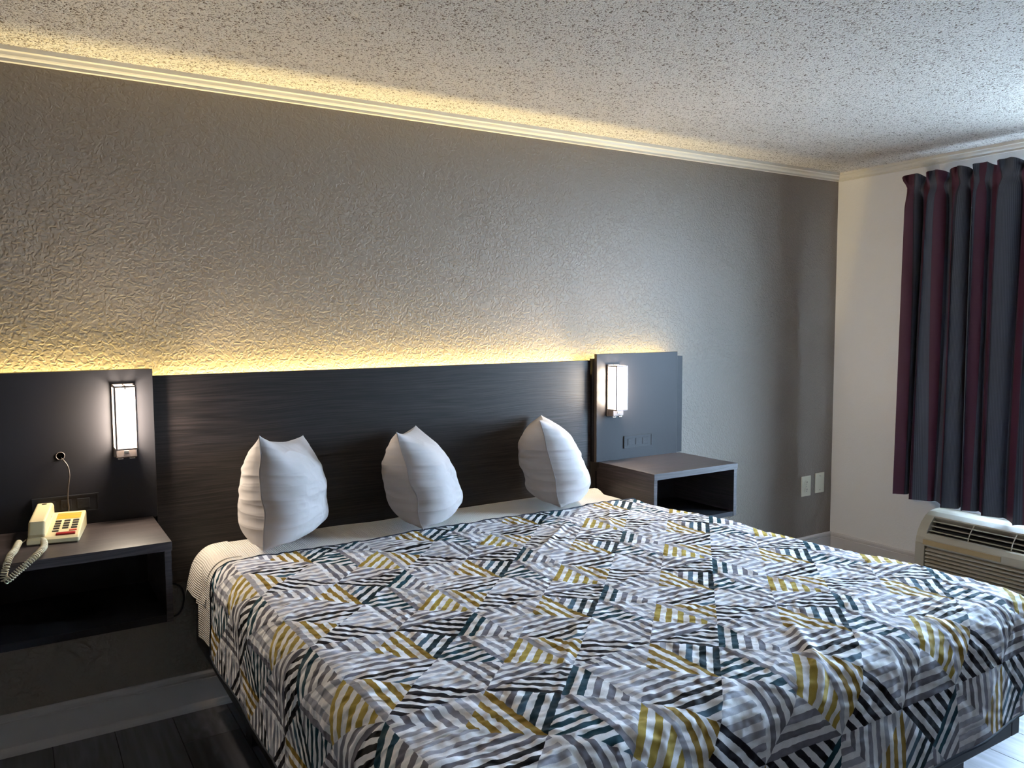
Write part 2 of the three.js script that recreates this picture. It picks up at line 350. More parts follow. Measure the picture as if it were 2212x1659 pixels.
// led strips on the wall behind the top edges
function ledStrip(x0, x1, y, label) {
  const g = group('led_strip', [(x0 + x1) / 2, y, 0.019]); tag(g, label, 'light strip', 'light strips behind the headboard tops');
  const L = x1 - x0;
  mesh('strip_tape', bx(-L / 2, L / 2, -0.004, 0.0, -0.0185, 0.015), mat.ivory, g);
  mesh('glowing_strip', bx(-L / 2 + 0.01, L / 2 - 0.01, 0.0, 0.0025, 0.0, 0.011), mat.led, g);
  const l = new THREE.RectAreaLight(LED_COLOR, LED_POWER, L - 0.02, 0.011);
  l.position.set(0, 0.0065, 0.0055); l.rotation.x = 0.62; l.name = 'led_light'; g.add(l);   // faces up
}
ledStrip(-4.02, -2.04, 1.25, 'warm light strip hidden behind the long headboard top');
ledStrip(-4.62, -4.06, 1.25, 'warm light strip hidden behind the panel above the telephone');
ledStrip(-1.99, -1.47, 1.25, 'warm light strip hidden behind the panel beside the bare wall');

// ---------------------------------------------------------------- nightstands
function nightstand(x0, x1, label) {
  const c = (x0 + x1) / 2, g = group('nightstand', [c, 0.54, 0.0]); tag(g, label, 'nightstand');
  const w = (x1 - x0) / 2, T = 0.265, Z1 = 0.503, Z0 = 0.0905;
  mesh('top', bx(-w, w, T - 0.030, T, Z0, Z1, 0.0012, 1), mat.stand, g);
  for (const s of [-1, 1]) mesh('side_panel', bx(s < 0 ? -w + 0.002 : w - 0.022, s < 0 ? -w + 0.022 : w - 0.002, 0, T - 0.0302, Z0 - 0.02, Z1 - 0.004), mat.stand, g);
  mesh('bottom', bx(-w + 0.0222, w - 0.0222, 0, 0.022, Z0 - 0.02, Z1 - 0.006), mat.panel, g);  // bottom and back darker than the stand: cubby shade put into the colour
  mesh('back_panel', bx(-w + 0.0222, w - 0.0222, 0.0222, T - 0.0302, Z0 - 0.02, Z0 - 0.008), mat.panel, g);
  mesh('mounting_rail', bx(-w + 0.05, w - 0.05, 0.03, 0.2, 0, Z0 - 0.0202), mat.panel, g);
  return g;
}
nightstand(-4.63, -4.070, 'open wall-mounted nightstand carrying the telephone');
nightstand(-1.990, -1.436, 'open wall-mounted nightstand with a bare top');

// ---------------------------------------------------------------- sconces
function sconce(x, label) {
  const g = group('wall_sconce', [x, 1.035, 0.0905]); tag(g, label, 'wall lamp');
  mesh('back_plate', bx(-0.037, 0.037, 0, 0.262, 0, 0.010, 0.002, 1), mat.bronze, g);
  mesh('lower_housing', bx(-0.034, 0.034, 0.002, 0.0335, 0.010, 0.050, 0.003, 2), mat.bronze, g);
  const sw = mesh('switch', bx(-0.008, 0.008, 0.016, 0.026, 0.050, 0.053, 0.001, 1), mat.chrome, g);
  for (const s of [-1, 1]) mesh('thumb_screw', new THREE.CylinderGeometry(0.0035, 0.0035, 0.018, 12).rotateZ(Math.PI / 2).translate(s * 0.019, -0.0022, 0.040), mat.chrome, g);
  mesh('shade', bx(-0.0325, 0.0325, 0.036, 0.253, 0.011, 0.076, 0.004, 2), mat.shade, g);
  const r = 0.0028, bars = [];
  for (const [bxx, bz] of [[-0.0335, 0.077], [0.0335, 0.077]]) bars.push(bx(bxx - r, bxx + r, 0.034, 0.256, bz - r, bz + r));
  for (const y of [0.035, 0.255]) { bars.push(bx(-0.0335, 0.0335, y - r, y + r, 0.0748, 0.0792)); for (const s of [-1, 1]) bars.push(bx(s * 0.0335 - r, s * 0.0335 + r, y - r, y + r, 0.01, 0.077)); }
  mesh('shade_frame', bars, mat.bronze, g);
  mesh('top_strap', [bx(-0.0022, 0.0022, 0.2545, 0.2585, 0.006, 0.0795), bx(-0.0022, 0.0022, 0.246, 0.2585, 0.0772, 0.0800)], mat.bronze, g);
  for (const y of [0.08, 0.145, 0.21]) { const l = new THREE.PointLight(SCONCE_COLOR, SCONCE_CANDELA); l.position.set(0, y, 0.044); l.shadow.radius = 1.1; l.castShadow = true; l.name = 'sconce_lamp'; g.add(l); }
  return g;
}
sconce(-4.153, 'lit box sconce on the panel above the telephone');
sconce(-1.905, 'lit box sconce on the panel above the bare nightstand');

// ---------------------------------------------------------------- power plates, wire hole
function powerPlate(x0, x1, y0, y1, label) {
  const c = (x0 + x1) / 2, g = group('power_plate', [c, y0, 0.0902]); tag(g, label, 'outlet');
  const w = (x1 - x0) / 2, h = y1 - y0;
  mesh('rim', [bx(-w, w, 0, 0.004, 0, 0.006), bx(-w, w, h - 0.004, h, 0, 0.006), bx(-w, -w + 0.005, 0.004, h - 0.004, 0, 0.006), bx(w - 0.005, w, 0.004, h - 0.004, 0, 0.006)], mat.blackSoft, g);
  mesh('face', bx(-w + 0.005, w - 0.005, 0.004, h - 0.004, 0, 0.0035), mat.blackSoft, g);
  for (const s of [-0.52, 0.52]) {
    const o = mesh('socket', bx(s * w - 0.020, s * w + 0.020, h / 2 - 0.017, h / 2 + 0.017, 0.0035, 0.0058, 0.0015, 1), mat.blackSoft, g);
    mesh('slot', [bx(s * w - 0.012, s * w - 0.003, h / 2 + 0.006, h / 2 + 0.0085, 0.0057, 0.0064), bx(s * w - 0.012, s * w - 0.003, h / 2 - 0.0085, h / 2 - 0.006, 0.0057, 0.0064), new THREE.CylinderGeometry(0.003, 0.003, 0.0007, 10).rotateX(Math.PI / 2).translate(s * w + 0.010, h / 2, 0.006)], mat.black, o);
  }
  const u = mesh('usb_module', bx(-0.016, 0.016, h / 2 - 0.017, h / 2 + 0.017, 0.0035, 0.0055, 0.0015, 1), mat.blackSoft, g);
  mesh('usb_port', [bx(-0.0075, -0.003, h / 2 - 0.007, h / 2 + 0.007, 0.0054, 0.0062), bx(0.003, 0.0075, h / 2 - 0.007, h / 2 + 0.007, 0.0054, 0.0062)], mat.black, u);
  return g;
}
powerPlate(-1.828, -1.638, 0.859, 0.923, 'black power outlet plate under the sconce by the bare nightstand');
powerPlate(-4.447, -4.243, 0.851, 0.913, 'black power outlet plate behind the telephone');
{
  const g = group('cable_grommet', [-4.356, 1.054, 0.0902]); tag(g, 'round cable hole in the dark panel above the telephone', 'grommet');
  mesh('rim', new THREE.TorusGeometry(0.0130, 0.0010, 8, 36).translate(0, 0, 0.0008), mat.bronze, g);
}

// ---------------------------------------------------------------- wall plates beside the corner
function wallPlate(x0, x1, y0, y1, kind, label) {
  const c = (x0 + x1) / 2, g = group('wall_plate', [c, y0, 0]); tag(g, label, kind === 'outlet' ? 'outlet' : 'wall plate');
  const w = (x1 - x0) / 2, h = y1 - y0;
  mesh('plate', bx(-w, w, 0, h, 0.0005, 0.007, 0.003, 2), mat.ivory, g);
  if (kind === 'outlet') for (const s of [-1, 1]) {
    const o = mesh('socket', new THREE.CylinderGeometry(0.017, 0.017, 0.003, 24).rotateX(Math.PI / 2).translate(0, h / 2 + s * 0.023, 0.0078), mat.ivory, g);
    mesh('slot', [bx(-0.0075, -0.005, h / 2 + s * 0.023 - 0.002, h / 2 + s * 0.023 + 0.008, 0.0088, 0.0098), bx(0.005, 0.0075, h / 2 + s * 0.023 - 0.002, h / 2 + s * 0.023 + 0.007, 0.0088, 0.0098), new THREE.CylinderGeometry(0.0025, 0.0025, 0.001, 10).rotateX(Math.PI / 2).translate(0, h / 2 + s * 0.023 - 0.009, 0.0093)], mat.phoneKey, o);
  }
  for (const yy of kind === 'outlet' ? [h / 2] : [0.02, h - 0.02]) mesh('screw', new THREE.CylinderGeometry(0.003, 0.003, 0.0015, 12).rotateX(Math.PI / 2).translate(0, yy, 0.0075), mat.chrome, g);
}
wallPlate(-0.301, -0.211, 0.405, 0.534, 'outlet', 'ivory double socket outlet on the grey wall');
wallPlate(-0.168, -0.079, 0.413, 0.543, 'blank', 'blank ivory wall plate next to the corner');

// ---------------------------------------------------------------- bed
const BX0 = -3.95, BX1 = -2.01, BZ1 = 2.165, TOP = 0.697;   // outer quilt faces and top
{
  const b = group('bed_frame', [-2.98, 0, 1.1]); tag(b, 'low black bed frame under the mattress', 'bed frame');
  const X = (x) => x + 2.98, Z = (z) => z - 1.1;
  for (const x of [-3.935, -2.075]) mesh('side_rail', bx(X(x), X(x + 0.045), 0.300, 0.390, Z(0.10), Z(2.12), 0.004, 1), mat.frame, b);
  for (const z of [0.10, 2.085]) mesh('end_rail', bx(X(-3.8895), X(-2.0755), 0.300, 0.390, Z(z), Z(z + 0.035), 0.004, 1), mat.frame, b);
  mesh('slat_base', bx(X(-3.8895), X(-2.0755), 0.36, 0.3895, Z(0.137), Z(2.083)), mat.frame, b);
  for (const x of [-3.82, -2.40]) for (const z of [0.34, 2.03]) mesh('leg', bx(X(x), X(x + 0.085), 0, 0.306, Z(z), Z(z + 0.085), 0.004, 1), mat.frame, b);
  mesh('added_glint_rod', new THREE.CylinderGeometry(0.0028, 0.0028, 0.36, 12).rotateX(Math.PI / 2).translate(X(-3.9365), 0.338, Z(1.01)), mat.chrome, b);  // added chrome rod, standing in for a bright glint along the rail
  mesh('headboard_bracket', bx(X(-3.91), X(-3.80), 0.36, 0.47, Z(0.062), Z(0.098), 0.01, 2), mat.frame, b);
  const m = mesh('mattress', bx(-3.925, -2.04, 0.3915, 0.672, 0.105, 2.125, 0.06, 5), mat.mattress); tag(m, 'thick white mattress under the sheet and quilt', 'mattress');
}
// cloth over the mattress: s is metres across (x), t metres along (z); edges roll over and hang
function drape(s, t, { x0, x1, z1, r, top, flare }) {
  const dx = s < x0 + r ? s - (x0 + r) : s > x1 - r ? s - (x1 - r) : 0, dz = t > z1 - r ? t - (z1 - r) : 0;
  const rho = Math.hypot(dx, dz);
  let x = Math.min(Math.max(s, x0 + r), x1 - r), z = Math.min(t, z1 - r), y = top, out = 0, nx = 0, nz = 0;
  if (rho > 1e-9) {
    nx = dx / rho; nz = dz / rho;
    const arc = r * Math.PI / 2;
    if (rho < arc) { out = r * Math.sin(rho / r); y = top - r * (1 - Math.cos(rho / r)); } else { const d = rho - arc; out = r + flare * d; y = top - r - d; }
  }
  return { x: x + nx * out, y, z: z + nz * out, nx, nz, rho };
}
const QS = { x0: BX0, x1: BX1, z1: BZ1, r: 0.085, top: TOP, flare: 0.045 };
const QHANG = 0.360;                          // arc length of cloth past the flat top
function quiltPoint(s, t) {
  const d = drape(s, t, { ...QS, x1: BX1 + 0.05 * smooth(0.50, 0.85, t), top: TOP - 0.004 + 0.026 * smooth(1.2, 2.05, t) }), down = smooth(0.06, 0.30, d.rho), up = 1 - down;
  // loose cloth: broad swells, seams pulled in along the patch diagonals
  const q = TILE / 4, a = (s + t) / q, b = (t - s) / q;
  let h = (noise(s * 3.1 + 7, t * 3.1, 201) - 0.5) * 0.012 + (noise(s * 7 + 3, t * 7, 202) - 0.5) * 0.007 + (noise(s * 15, t * 15, 203) - 0.5) * 0.003;
  h *= 0.4 + 0.6 * up;
  { const w = noise(s * 12, t * 12, 211) * 0.9; h += (0.3 + 0.7 * up) * ((noise(s * 34 + w, t * 55 + w, 212) - 0.5) * 0.0046 + (noise(s * 64, t * 98 + w, 213) - 0.5) * 0.0040); }
  // creases near the foot and near the head edge
  const ridge = (x0, z0, x1, z1, w, k) => { const vx = x1 - x0, vz = z1 - z0, L = vx * vx + vz * vz, u = Math.min(1, Math.max(0, ((s - x0) * vx + (t - z0) * vz) / L)), e = Math.hypot(s - x0 - vx * u, t - z0 - vz * u); return k * Math.exp(-(e * e) / (w * w)) * Math.sin(Math.PI * Math.min(1, Math.max(0, u * 0.9 + 0.05))); };
  h += ridge(-2.75, 1.86, -3.02, 2.2, 0.016, 0.012) + ridge(-3.15, 2.02, -3.35, 2.2, 0.02, 0.008) + ridge(-2.55, 0.62, -3.0, 1.0, 0.012, 0.007) + ridge(-3.2, 1.55, -3.5, 1.85, 0.012, 0.005) + ridge(-3.4, 0.62, -3.1, 0.66, 0.02, 0.006) + ridge(-2.3, 0.56, -2.5, 0.8, 0.012, 0.006);
  // hanging sides ripple gently
  const along = Math.abs(d.nz) > 0.5 ? s : t;
  const wave = down * ((noise(along * 4.2, 3.3, 204) - 0.5) * 0.030 + Math.sin(along * 11 + 1.3) * 0.004);
  const ny = d.rho < 1e-9 ? 1 : Math.cos(Math.min(d.rho / QS.r, Math.PI / 2)), no = Math.sqrt(1 - ny * ny);
  const hem = down * (noise(along * 2.7, 9.1, 205) - 0.5) * 0.016;
  return [d.x + d.nx * (no * h + wave), d.y + ny * h + hem, d.z + d.nz * (no * h + wave)];
}
const QORG = [-2.712, 1.565];
{
  const q = group('quilt', [-2.98, TOP, 1.3]); tag(q, 'patchwork quilt of striped triangles in grey, teal, black and gold', 'quilt');
  const s0 = BX0 + QS.r - QHANG, s1 = BX1 + 0.05 - QS.r + QHANG, t0 = 0.455, t1 = BZ1 - QS.r + QHANG;
  const at = (a, b) => { const s = s0 + (s1 - s0) * a; const t = t0 + (t1 - t0) * b; return [s, t]; };
  const g = gridGeo(620, 460, (a, b) => {
    let [s, t] = at(a, b);
    const edge = (noise(s * 6, 1, 206) - 0.5) * 0.022 * (1 - smooth(0, 0.1, b)); t += edge;
    const p = quiltPoint(s, t);
    return [p[0] + 2.98, p[1] - TOP, p[2] - 1.3, (s - QORG[0]) / TILE, (t - QORG[1]) / TILE];
  }, (a, b) => { const q = at(a, b); return drape(q[0], q[1], { ...QS, x1: BX1 + 0.05 * smooth(0.50, 0.85, q[1]) }).rho < QHANG + 0.004; });
  mesh('quilt_cloth', g, mat.quilt, q);
  const head = [], hemL = [], hemF = [], hemR = [];
  const P = (s, t) => { const p = quiltPoint(s, t); return [p[0] + 2.98, p[1] - TOP - 0.001, p[2] - 1.3]; };
  for (let i = 0; i <= 120; i++) { const s = s0 + (s1 - s0) * i / 120; head.push(P(s, t0 + (noise(s * 6, 1, 206) - 0.5) * 0.022)); }
  for (let i = 0; i <= 90; i++) { const t = t0 + (BZ1 - QS.r - t0) * i / 90; hemL.push(P(s0, t)); hemR.push(P(BX1 + 0.05 * smooth(0.50, 0.85, t) - QS.r + QHANG, t)); }
  for (let i = 0; i <= 30; i++) { const a = (i / 30) * Math.PI / 2; hemL.push(P(BX0 + QS.r - QHANG * Math.cos(a), BZ1 - QS.r + QHANG * Math.sin(a))); hemR.push(P(BX1 + 0.05 - QS.r + QHANG * Math.cos(a), BZ1 - QS.r + QHANG * Math.sin(a))); }
  for (let i = 1; i < 60; i++) hemF.push(P(BX0 + QS.r + (BX1 - BX0 - 2 * QS.r) * i / 60, t1));
  mesh('edge_binding', tube([...head], 0.0042, 300, 6), mat.binding, q);
  mesh('hem_binding', tube([...hemL, ...hemF, ...hemR.reverse()], 0.004, 700, 6), mat.binding, q);
}
{ // top sheet folded over the head end
  const SS = { x0: BX0 + 0.013, x1: BX1 - 0.013, z1: 9, r: 0.08, top: TOP - 0.019, flare: 0.02 };
  const s = group('sheet', [-2.98, TOP, 0.4]); tag(s, 'ribbed white sheet folded over the head of the bed', 'sheet');
  const hangL = 0.34, s0 = SS.x0 + SS.r - hangL, s1 = SS.x1 - SS.r + hangL;
  const pt = (a, t) => {
    const d = drape(a, t, SS), down = smooth(0.05, 0.22, d.rho);
    let y = d.y, z = t, x = d.x;
    const h = (noise(a * 5, t * 9, 301) - 0.5) * 0.008 * (1 - down);
    const headRoll = 0.13 - t; if (headRoll > 0) y -= Math.min(0.16, headRoll * headRoll * 14);
    const bulge = down * (noise(t * 9, 2, 302) * 0.012 * smooth(0.46, 0.36, t) + 0.018 * smooth(0.34, 0.2, t)) * smooth(0.5, 0.4, t);
    x += d.nx * bulge;
    if (a > SS.x1 - SS.r - 0.03) y += 0.022 * Math.exp(-((t - 0.17) ** 2) / 0.0012) * Math.exp(-((a - SS.x1 + 0.03) ** 2) / 0.003);
    return [x, y + h, z];
  };
  const W0 = 0.062, W1 = 0.53;
  mesh('folded_cuff', gridGeo(40, 24, (a, b) => {
    const q = SS.x0 + SS.r + 0.04 - 0.245 * a, t = 0.10 + 0.25 * b, d = drape(q, t, { ...SS, x0: SS.x0 - 0.0015 - 0.004 * (1 - smooth(0.6, 1, b)), top: SS.top + 0.001 + 0.002 * (1 - smooth(0.6, 1, b)) });
    const lift = 0.006 * smooth(0.8, 1, a) * smooth(0.5, 1, b) + 0.004 * Math.sin(b * 9) * a;
    return [d.x + d.nx * lift + 2.98, d.y - TOP - 0.012 * (1 - b) * a - Math.max(0, 0.13 - t) ** 2 * 14, t - 0.4 + 0.012 * a * Math.sin(a * 3), q / 0.25, t / 0.25];
  }), mat.sheet, s);
  mesh('sheet_cloth', gridGeo(180, 56, (a, b) => { const q = s0 + (s1 - s0) * a, t = W0 + (W1 - W0) * b, p = pt(q, t); return [p[0] + 2.98, p[1] - TOP, p[2] - 0.4, q / 0.25, t / 0.25]; }, (a, b) => {
    const q = s0 + (s1 - s0) * a, t = W0 + (W1 - W0) * b, d = drape(q, t, SS);
    return d.rho < (t < 0.27 ? 0.20 + 0.5 * Math.max(0, t - 0.23) : 0.335);
  }), mat.sheet, s);
}

// ---------------------------------------------------------------- pillows
function pillow(x, z, dirx, dirz, { L, H, T, lean, drop, ear, s }, label) {
  const g = group('pillow', [x, TOP - 0.004, z]); tag(g, label, 'pillow');
  const n = Math.hypot(dirx, dirz), ux = dirx / n, uz = dirz / n, nx = -uz, nz = ux;   // u runs from the near edge back to the headboard
  const point = (a, b, side) => {
    const ca = Math.abs(a), cb = Math.abs(b);
    // corners stick out as ears, edges are drawn in
    const ex = 1 - 0.06 * (1 - b * b) * (0.6 + 0.4 * ca), ey = 1 - ear * Math.pow(1 - a * a, 0.8) * (b > 0 ? 1 : 0.25);
    const pa = 1 - Math.pow(ca, 3.0), pb = b > 0 ? 1 - Math.pow(cb, 2.4) : 1 - Math.pow(cb, 5);
    let th = Math.pow(Math.max(0, pa), 0.58) * Math.pow(Math.max(0, pb), 0.64) * T * (1 - 0.08 * b);
    const wr = (1 - Math.exp(-5 * (1 - ca))) * (1 - Math.exp(-8 * (1 - cb)));
    th += wr * ((noise(a * 2.2 + 9, b * 3 + s, 400 + s + side * 30) - 0.5) * 0.012 + (noise(a * 3 + 2, b * 9, 410 + s + side * 30) - 0.5) * 0.007);
    // gathers running in from the seams
    const gather = Math.exp(-4.5 * (1 - ca)) * Math.min(1, (1 - ca) * 14);
    th += gather * (noise(b * 15, a * 1.5 + 3, 430 + s + side * 30) - 0.5) * 0.015 * (1 - cb * cb);
    const l = a * ex * L / 2, h = (b * ey + 1) * (H - drop * (a + 1) / 2) / 2;
    const off = side * th + lean * (h / H) + (noise(a * 2, b * 3, 420 + s) - 0.5) * 0.016;
    let y = h; const flat = 0.03; if (y < flat) y = flat * smooth(-0.6, 1, y / flat) * 0.9 + 0.002;
    return [ux * l + nx * off, y, uz * l + nz * off];
  };
  const body = (side) => gridGeo(96, 96, (i, j) => [...point(i * 2 - 1, j * 2 - 1, side), i * 0.8, j * 0.8]);
  const flip = (gg) => { const ix = gg.index.array; for (let k = 0; k < ix.length; k += 3) { const t = ix[k]; ix[k] = ix[k + 1]; ix[k + 1] = t; } gg.computeVertexNormals(); return gg; };
  mesh('pillowcase', [flip(body(1)), body(-1)], mat.pillow, g);
  const seam = []; for (let k = 0; k <= 40; k++) { const p = point(-1, -0.96 + 1.94 * k / 40, 1); seam.push([p[0] - ux * 0.001, p[1], p[2] - uz * 0.001]); }
  mesh('seam', tube(seam, 0.0022, 120, 6), mat.pillow, g);
  return g;
}
pillow(-3.630, 0.268, 0.26, -0.33, { L: 0.41, H: 0.425, T: 0.140, lean: -0.01, drop: 0.055, ear: 0.13, s: 1 }, 'plump white pillow with two pointed corners, next to the telephone side of the bed');
pillow(-3.045, 0.315, 0.21, -0.30, { L: 0.37, H: 0.395, T: 0.138, lean: -0.095, drop: 0.02, ear: 0.10, s: 2 }, 'creased white pillow standing between the two other pillows');
pillow(-2.375, 0.305, 0.215, -0.31, { L: 0.38, H: 0.395, T: 0.143, lean: -0.095, drop: 0.02, ear: 0.05, s: 3 }, 'smooth white pillow standing near the bare nightstand');

// ---------------------------------------------------------------- curtain, sheer, rod
{
  const Z0 = 0.535, Z1 = 1.36, YT = 2.322, YB = 0.500;
  const c = group('curtain', [-0.138, YB, Z0]); tag(c, 'burgundy and grey striped curtain gathered at the window', 'curtain');
  // cloth path: folds across z, arc length drives the stripe print
  const NF = 6.5, N = 420, path = [], top = [], arc = [0];
  const zAt = (u) => Z0 + (Z1 - Z0) * u;
  const fold = (u, v) => {                    // v 0 bottom .. 1 top
    const ph = u * NF * Math.PI * 2 + 0.7 * Math.sin(u * 13) + 0.5 * Math.sin(v * 2.6 + u * 11);
    const amp = (0.034 + 0.026 * noise(u * 9, 1, 501)) * (1 - 0.35 * smooth(0.85, 1, v)) * smooth(0, 0.07, u + 0.015);
    return { x: -Math.sin(ph) * amp - 0.2 * amp * Math.sin(2 * ph + v), z: 0.30 * amp * Math.sin(2 * ph + 0.6) };
  };
  let px = null;
  for (let i = 0; i <= N; i++) { const u = i / N, f = fold(u, 0.45), q = [f.x, zAt(u) + f.z]; if (px) arc.push(arc[i - 1] + Math.hypot(q[0] - px[0], q[1] - px[1])); px = q; }
  const g = gridGeo(N, 90, (u, vv) => {
    const v = 1 - vv, f = fold(u, v), pin = Math.exp(-(((v - 0.958) / 0.018) ** 2));   // pinch line of the pleats
    const flare = smooth(0.965, 1, v);
    const k = Math.round(u * N);
    let x = f.x * (1 - 0.7 * pin) - 0.020 * flare * Math.sin(u * NF * 4 * Math.PI + 0.8);
    let z = (zAt(u) - Z0) + f.z * (1 - pin) - 0.02 * (1 - v) * (1 - u) * 1.0 - 0.012 * flare * (u < 0.06 ? 1 : 0) + 0.012 * smooth(0.9, 0.96, v) * (1 - flare) * Math.exp(-u * 20);
    const bot = (1 - smooth(0, 0.05, v)) * (noise(u * 10, 2, 503) - 0.5) * 0.02;
    const y = v * (YT - YB) - 0.045 * (1 - v) * u + bot + flare * (Math.abs(Math.sin(u * NF * Math.PI + 0.4)) - 0.5) * 0.028;
    return [x, y, z, arc[k] / 0.46, y / 0.5];
  });
  mesh('curtain_cloth', g, mat.curtain, c);
  const c2 = group('curtain', [-0.138, YB, 2.36]); tag(c2, 'striped curtain bunched at the far side of the window', 'curtain');
  const m2 = mesh('curtain_cloth', g, mat.curtain, c2); m2.scale.z = 0.9;
  const r = group('curtain_rod', [-0.068, 2.290, 0.60]); tag(r, 'white traverse rod behind the curtain tops', 'curtain rod');
  mesh('rail', bx(-0.010, 0.010, -0.012, 0.012, 0, 2.5), mat.trim, r);
  for (const z of [0.03, 1.2, 2.45]) mesh('bracket', bx(0.0102, 0.068, -0.01, 0.01, z, z + 0.02), mat.trim, r);
  const sh = mesh('sheer_curtain', gridGeo(150, 30, (uu, v) => {
    const u = uu, z = 0.70 + u * 0.66, y = 2.24 - v * (2.24 - 0.487) + 0.012 * noise(u * 14, 1, 510);
    const gather = smooth(0.8, 1, v);
    return [-0.032 - 0.012 * Math.sin(u * 60 + Math.sin(u * 17)) * (1 + 0.5 * gather) - 0.02 * gather * (0.6 + 0.4 * noise(u * 8, 3, 511)), y, z, u, v];
  }), mat.sheer); tag(sh, 'white sheer curtain showing under the striped curtain', 'sheer curtain');
}

// ---------------------------------------------------------------- air conditioner under the window
{
  const Z0 = 0.735, Z1 = 1.80, a = group('air_conditioner', [-0.12, 0.03, Z0]); tag(a, 'beige wall air conditioner with a slatted vent below the curtain', 'air conditioner');
  const L = Z1 - Z0, X = (x) => x + 0.12, Y = (y) => y - 0.03;
  const front = [[-0.262, 0.03], [-0.262, 0.200], [-0.258, 0.285], [-0.250, 0.318]];
  const top = [[-0.235, 0.352], [-0.208, 0.388], [-0.165, 0.424], [-0.125, 0.440], [-0.09, 0.445]];
  const prof = [[0 - 0.001, 0.03], ...front, ...top, [-0.001, 0.445]];
  const cap = (z0, z1) => sweep(prof.map(([x, y]) => [X(x), Y(y)]).reverse(), 'z', z0, z1);
  mesh('end_cap', cap(0, 0.052), mat.acBody, a);
  mesh('end_cap', cap(L - 0.052, L), mat.acBody, a);
  // lower body with the louvred intake
  mesh('body', sweep([[-0.001, 0.03], [-0.238, 0.03], [-0.238, 0.27], [-0.18, 0.27], [-0.14, 0.33], [-0.001, 0.33]].map(([x, y]) => [X(x), Y(y)]).reverse(), 'z', 0.0521, L - 0.0521), mat.acBody, a);
  mesh('top_deck', sweep([[-0.001, 0.335], [-0.10, 0.335], [-0.168, 0.418], [-0.165, 0.424], [-0.125, 0.440], [-0.09, 0.445], [-0.001, 0.445]].map(([x, y]) => [X(x), Y(y)]).reverse(), 'z', 0.0521, L - 0.0521), mat.acBody, a);
  mesh('chin', sweep([[-0.2382, 0.2702], [-0.262, 0.272], [-0.258, 0.312], [-0.245, 0.334], [-0.222, 0.338], [-0.19, 0.30], [-0.185, 0.2702]].map(([x, y]) => [X(x), Y(y)]).reverse(), 'z', 0.0521, L - 0.0521), mat.acBody, a);
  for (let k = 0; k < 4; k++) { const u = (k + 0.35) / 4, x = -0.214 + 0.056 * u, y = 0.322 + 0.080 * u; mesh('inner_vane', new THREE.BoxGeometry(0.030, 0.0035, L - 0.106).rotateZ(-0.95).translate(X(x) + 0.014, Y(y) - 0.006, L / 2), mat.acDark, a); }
  mesh('control_door', bx(X(-0.2648), X(-0.2600), Y(0.279), Y(0.307), 0.045, 0.455, 0.001, 1), mat.acDoor, a);
  for (let k = 0; k < 3; k++) { const u = (k + 0.6) / 3.4, x = -0.226 + (0.226 - 0.170) * u, y = 0.336 + (0.416 - 0.336) * u; mesh('vent_slat', bx(X(x) - 0.003, X(x) + 0.012, Y(y) - 0.002, Y(y) + 0.002, 0.0525, L - 0.0525), mat.acBody, a); }
  for (let z = 0.27; z < L - 0.1; z += 0.215) mesh('vent_divider', tube([[X(-0.229), Y(0.334), z], [X(-0.214), Y(0.372), z], [X(-0.172), Y(0.416), z]], 0.003, 8, 6), mat.acBody, a);
  for (let k = 0; k < 11; k++) { const y = 0.258 - k * 0.0205; mesh('louver', sweep([[-0.2382, y - 0.011], [-0.258, y - 0.013], [-0.2625, y - 0.009], [-0.2620, y - 0.005], [-0.254, y - 0.001], [-0.2382, y + 0.001]].map(([p, q]) => [X(p), Y(q)]).reverse(), 'z', 0.058, L - 0.058), mat.acBody, a); }
}

